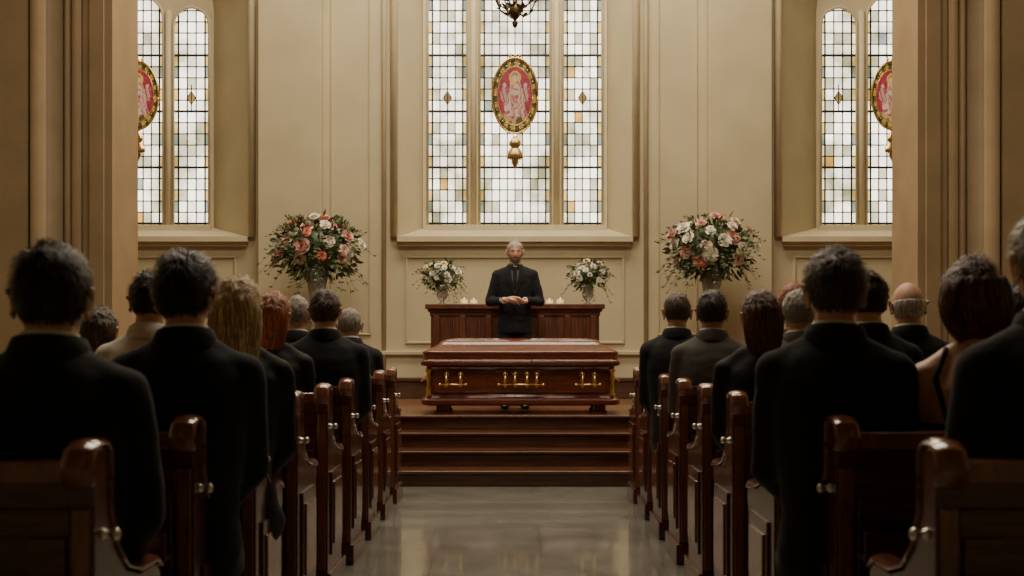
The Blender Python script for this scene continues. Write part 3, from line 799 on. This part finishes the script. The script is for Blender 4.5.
def seated(x, d, top, female=False, hairs='short', style='short', hm=H_dark, suit=M_suit, skin=M_skin, seed=1, turn=0, tilt=0, thick=.012, strands=800, collar=M_shirt, wide=1., yaw=0.):
    e = empty('seated_woman' if female else 'seated_man', (x, d, 0), (0, 0, yaw))
    k = (top - .45) / 1.0; kz = lambda z: z if z < .45 else .45 + (z - .45) * k
    me = recolored(BODY[female], suit)
    for v in me.vertices:
        c = v.co; n_ = v.normal
        f = .006 * noise.noise(Vector((c.x * 6 + seed, c.y * 6, c.z * 8))) + .004 * noise.noise(Vector((c.x * 13, c.y * 13 + seed, c.z * 24)))
        c = c + n_ * f; v.co = (c.x * wide, c.y, kz(c.z))
    link(me, 'body', parent=e)
    hc = Vector((0, .018, top - .118 - .006))
    neck_collar(e, kz(1.225), hc, None if female else collar, suit, skin, female)
    hd, H, _ = make_head((44, 34), hairs, style, hm, skin, seed, thick, strands)
    sc = .96 if female else 1.0
    rot = (tilt, 0, turn)
    link(hd.mesh('head', [skin, M_eyew, M_iris, M_lip, hm]), 'head', hc, rot, e, (sc,) * 3)
    if style != 'none': link(H.mesh('hair', [hm, HL[hm.name]]), 'hair', hc, rot, e, (sc,) * 3)
    for s in (-1, 1):
        h = link(HANDS[skin.name], 'hand', (s * .085, .29, kz(.648)), (-.25, 0, s * .45), e)
        h.scale.x = -s
    sb = MB()
    for s in (-1, 1):
        xx = s * .105
        sb.loft([[(xx + rx * math.cos(2 * math.pi * i / 14), y, .002 + hz * (1 + math.sin(2 * math.pi * i / 14)) / 2) for i in range(14)] for y, rx, hz in ((.33, .02, .05), (.345, .036, .09), (.40, .040, .10), (.47, .045, .075), (.52, .044, .055), (.555, .032, .045), (.565, .012, .03))], 0)
    link(sb.mesh('shoes', [M_shoe]), 'shoes', parent=e)
    if suit is M_bare:
        st = MB()
        bvh = BVHTree.FromPolygons([v.co.copy() for v in me.vertices], [tuple(p.vertices) for p in me.polygons])
        for pa in (((-.09, 1.19), (-.13, 1.10), (-.105, .98), (-.06, .90)), ((.09, 1.19), (.13, 1.10), (.105, .98), (.06, .90))):
            pts = []
            for i in range(len(pa) - 1):
                for t in range(6):
                    f = t / 6; q = Vector((pa[i][0] * (1 - f) + pa[i + 1][0] * f, -.5, pa[i][1] * (1 - f) + pa[i + 1][1] * f))
                    h = bvh.ray_cast(q, Vector((0, 1, 0)))
                    if h[0]: pts.append(h[0] + Vector((0, -.002, 0)))
            st.tube(pts, .008, 0, n=6)
        link(st.mesh('dress_straps', [M_dress]), 'dress_straps', parent=e)
    return e
T = [d + .225 for d in ROW]
# left side
seated(-1.07, T[0], 1.430, hm=H_dark, suit=M_suit, seed=1, strands=2600, thick=.013, yaw=.1)
seated(-.975, T[1], 1.462, hm=H_dark, suit=M_navy, seed=2, strands=2600, thick=.017, turn=-.45, yaw=.30)
seated(-1.0, T[2], 1.44, True, 'long', 'short', H_blond, M_dress, seed=3, thick=.014, turn=-.35, yaw=.30)
seated(-1.56, T[3], 1.495, hm=H_dark, suit=M_beige, seed=4, collar=M_beige, thick=.015)
seated(-2.05, T[4], 1.37, True, 'mid', 'short', H_brown, M_dress, seed=5, thick=.014)
seated(-1.19, T[4], 1.44, True, 'mid', 'short', H_red, M_dress, seed=6, thick=.014, turn=-.3, yaw=.1)
seated(-1.06, T[5], 1.485, hm=H_brown, suit=M_suit, seed=8, turn=-.25, wide=1.05, yaw=.2, thick=.014)
seated(-1.36, T[6], 1.48, style='thin', hm=H_grey, suit=M_suit, seed=9, thick=.008)
seated(-1.14, T[7], 1.425, style='thin', hm=H_grey, suit=M_suit, seed=10, thick=.008, yaw=.15)
# right side
seated(1.24, T[0], 1.51, hm=H_grey, suit=M_suit, seed=11, strands=1800)
seated(.945, T[1], 1.475, hm=H_brown, suit=M_suit, seed=12, strands=2600, thick=.014, yaw=-.3, turn=.3)
seated(1.36, T[1], 1.455, True, 'bob', 'short', H_dred, M_bare, seed=13, thick=.014, strands=1400, yaw=-.1)
seated(1.05, T[3], 1.425, True, 'mid', 'short', H_dred, M_dress, seed=14, thick=.012, yaw=-.2, turn=.3)
seated(1.505, T[3], 1.50, hm=H_dark, suit=M_suit, seed=15, turn=.3, thick=.014)
seated(2.14, T[3], 1.44, hm=H_dark, suit=M_suit, seed=16)
seated(1.40, T[4], 1.46, style='thin', hm=H_grey, suit=M_suit2, seed=17, thick=.007)
seated(1.94, T[4], 1.50, style='bald', hm=H_white, suit=M_suit, seed=18)
seated(1.10, T[5], 1.48, hm=H_dark, suit=M_suit2, seed=19, turn=-.2, yaw=-.2, skin=M_skin2)
seated(1.56, T[5], 1.53, True, 'bun', 'short', H_red, M_dress, seed=20)
seated(1.01, T[6], 1.50, hm=H_brown, suit=M_suit, seed=21, style='thin', thick=.010, yaw=-.25, turn=.2)

# ---- officiant
def officiant():
    e = empty('officiant', (0, 12.36, P), (0, 0, math.pi), .945)
    me = OBODY
    for v in me.vertices:
        c = v.co; v.co = c + v.normal * (.005 * noise.noise(Vector((c.x * 7, c.y * 7, c.z * 10))) + .003 * noise.noise(Vector((c.x * 20, c.y * 20, c.z * 25))))
    link(me, 'body', parent=e)
    bvh = BVHTree.FromPolygons([v.co.copy() for v in me.vertices], [tuple(p.vertices) for p in me.polygons])
    def proj(x, z, off):
        h = bvh.ray_cast(Vector((x, 1, z)), Vector((0, -1, 0)))
        return (x, (h[0].y if h[0] else .1) + off, z)
    d = MB()
    def strip(A, B, off, m, n=14, k=4):
        vs = []
        for i in range(n + 1):
            f = i / n * (len(A) - 1); a = min(int(f), len(A) - 2); g = f - a
            pa = [A[a][c] * (1 - g) + A[a + 1][c] * g for c in (0, 1)]; pb = [B[a][c] * (1 - g) + B[a + 1][c] * g for c in (0, 1)]
            for j in range(k + 1): vs.append(proj(pa[0] + (pb[0] - pa[0]) * j / k, pa[1] + (pb[1] - pa[1]) * j / k, off))
        d.add(vs, [(i * (k + 1) + j, i * (k + 1) + j + 1, (i + 1) * (k + 1) + j + 1, (i + 1) * (k + 1) + j) for i in range(n) for j in range(k)], m, True)
    strip([(-.052, 1.49), (-.045, 1.38), (-.003, 1.21)], [(.052, 1.49), (.045, 1.38), (.003, 1.21)], .004, 0)
    strip([(-.014, 1.50), (-.020, 1.38), (-.010, 1.24)], [(.014, 1.50), (.020, 1.38), (.010, 1.24)], .009, 1)
    strip([(-.020, 1.515), (-.016, 1.47)], [(.020, 1.515), (.016, 1.47)], .012, 2, 4)
    for s in (-1, 1):
        strip([(s * .046, 1.50), (s * .040, 1.40), (s * .0, 1.20)], [(s * .080, 1.47), (s * .098, 1.39), (s * .010, 1.18)], .010, 1)
        d.ell(proj(.012, 1.17 - .09 * (s > 0), .004), (.009, .004, .009), 3, 10, 6)
    link(d.mesh('shirt_front', [M_suit2, M_suit, M_shirt, M_iron]), 'shirt_front', parent=e)
    hc = Vector((0, .03, 1.75 - .118))
    neck_collar(e, 1.50, hc, M_suit2, M_suit, M_skin, False)
    hd, H, B = make_head((96, 72), 'short', 'thin', H_white, M_skin, 33, .010, 1400, beard=True)
    rot = (-.06, .03, .10)
    link(hd.mesh('head', [M_skin, M_eyew, M_iris, M_lip, H_grey]), 'head', hc, rot, e); link(H.mesh('hair', [H_white, HL['hair_white']]), 'hair', hc, rot, e); link(B.mesh('beard', [H_grey]), 'beard', hc, rot, e)
    cb = MB()
    for s in (-1, 1): cb.tube([(s * .135, .178, 1.125), (s * .098, .222, 1.127)], [.036, .034], 0, n=16)
    link(cb.mesh('shirt_cuffs', [M_shirt]), 'shirt_cuffs', parent=e)
    def place(mi, loc, yd, zd):
        yd = Vector(yd).normalized(); zd = Vector(zd); zd = (zd - yd * zd.dot(yd)).normalized(); xd = yd.cross(zd)
        m = Matrix((xd, yd, zd)).transposed().to_4x4(); m.translation = loc
        o = link(CLASP[mi], 'hand', parent=e); o.matrix_local = m
    place(True, (.085, .235, 1.135), (-1, .22, .02), (0, .75, .65))
    place(False, (-.085, .245, 1.115), (1, .10, -.05), (0, .45, -.9))
    sb = MB()
    for s in (-1, 1):
        xx = s * .105
        sb.loft([[(xx + rx * math.cos(2 * math.pi * i / 16), y, .0 + hz * (1 + math.sin(2 * math.pi * i / 16)) / 2) for i in range(16)] for y, rx, hz in ((-.075, .02, .05), (-.06, .038, .095), (0, .042, .115), (.07, .045, .09), (.13, .048, .065), (.175, .036, .05), (.19, .012, .03))], 0)
    link(sb.mesh('shoes', [M_shoe]), 'shoes', parent=e)
officiant()

# ------------------------------------------------------------------ lights
def area(name, loc, sx, sy, en, col, rot=(0, 0, 0), spread=180):
    l = bpy.data.lights.new(name, 'AREA'); l.shape = 'RECTANGLE'; l.size = sx; l.size_y = sy; l.energy = en; l.color = col; l.spread = math.radians(spread)
    o = bpy.data.objects.new(name, l); COL.objects.link(o); o.location = loc; o.rotation_euler = rot; return o
area('chancel_lamp', (0, 12.2, 8.3), 6, 1.2, 520, (1, .84, .60), (math.radians(12), 0, 0))
area('nave_fill_light', (0, 8.0, 8.3), 6.0, 2.0, 330, (1, .86, .66), (0, 0, 0), 150)  # unseen fill added overhead to brighten the aisle floor, heads and shirts
def spot(name, loc, target, en, ang, col):
    l = bpy.data.lights.new(name, 'SPOT'); l.energy = en; l.spot_size = math.radians(ang); l.spot_blend = .8; l.color = col; l.shadow_soft_size = .25
    o = bpy.data.objects.new(name, l); COL.objects.link(o); o.location = loc
    o.rotation_euler = (Vector(target) - Vector(loc)).to_track_quat('-Z', 'Y').to_euler()
spot('officiant_fill_spot', (0, 7.4, 5.6), (0, 12.6, 1.9), 330, 30, (1, .87, .68))  # added frontal fill for the officiant's face, no fixture modelled
w = bpy.data.worlds.new('world'); bpy.context.scene.world = w; w.use_nodes = True
w.node_tree.nodes['Background'].inputs[0].default_value = (.8, .85, 1, 1); w.node_tree.nodes['Background'].inputs[1].default_value = .3

# ------------------------------------------------------------------ camera
c = bpy.data.cameras.new('camera'); co = bpy.data.objects.new('camera', c); COL.objects.link(co)
co.location = (0, 0, 1.22); co.rotation_euler = (math.radians(90), 0, 0)
c.sensor_width = 36; c.lens = 1250 / 1024 * 36; c.shift_x = -3 / 1024; c.shift_y = 50 / 1024
c.clip_start = .05
c.dof.use_dof = True; c.dof.focus_distance = 12.0; c.dof.aperture_fstop = 4.0
bpy.context.scene.camera = co
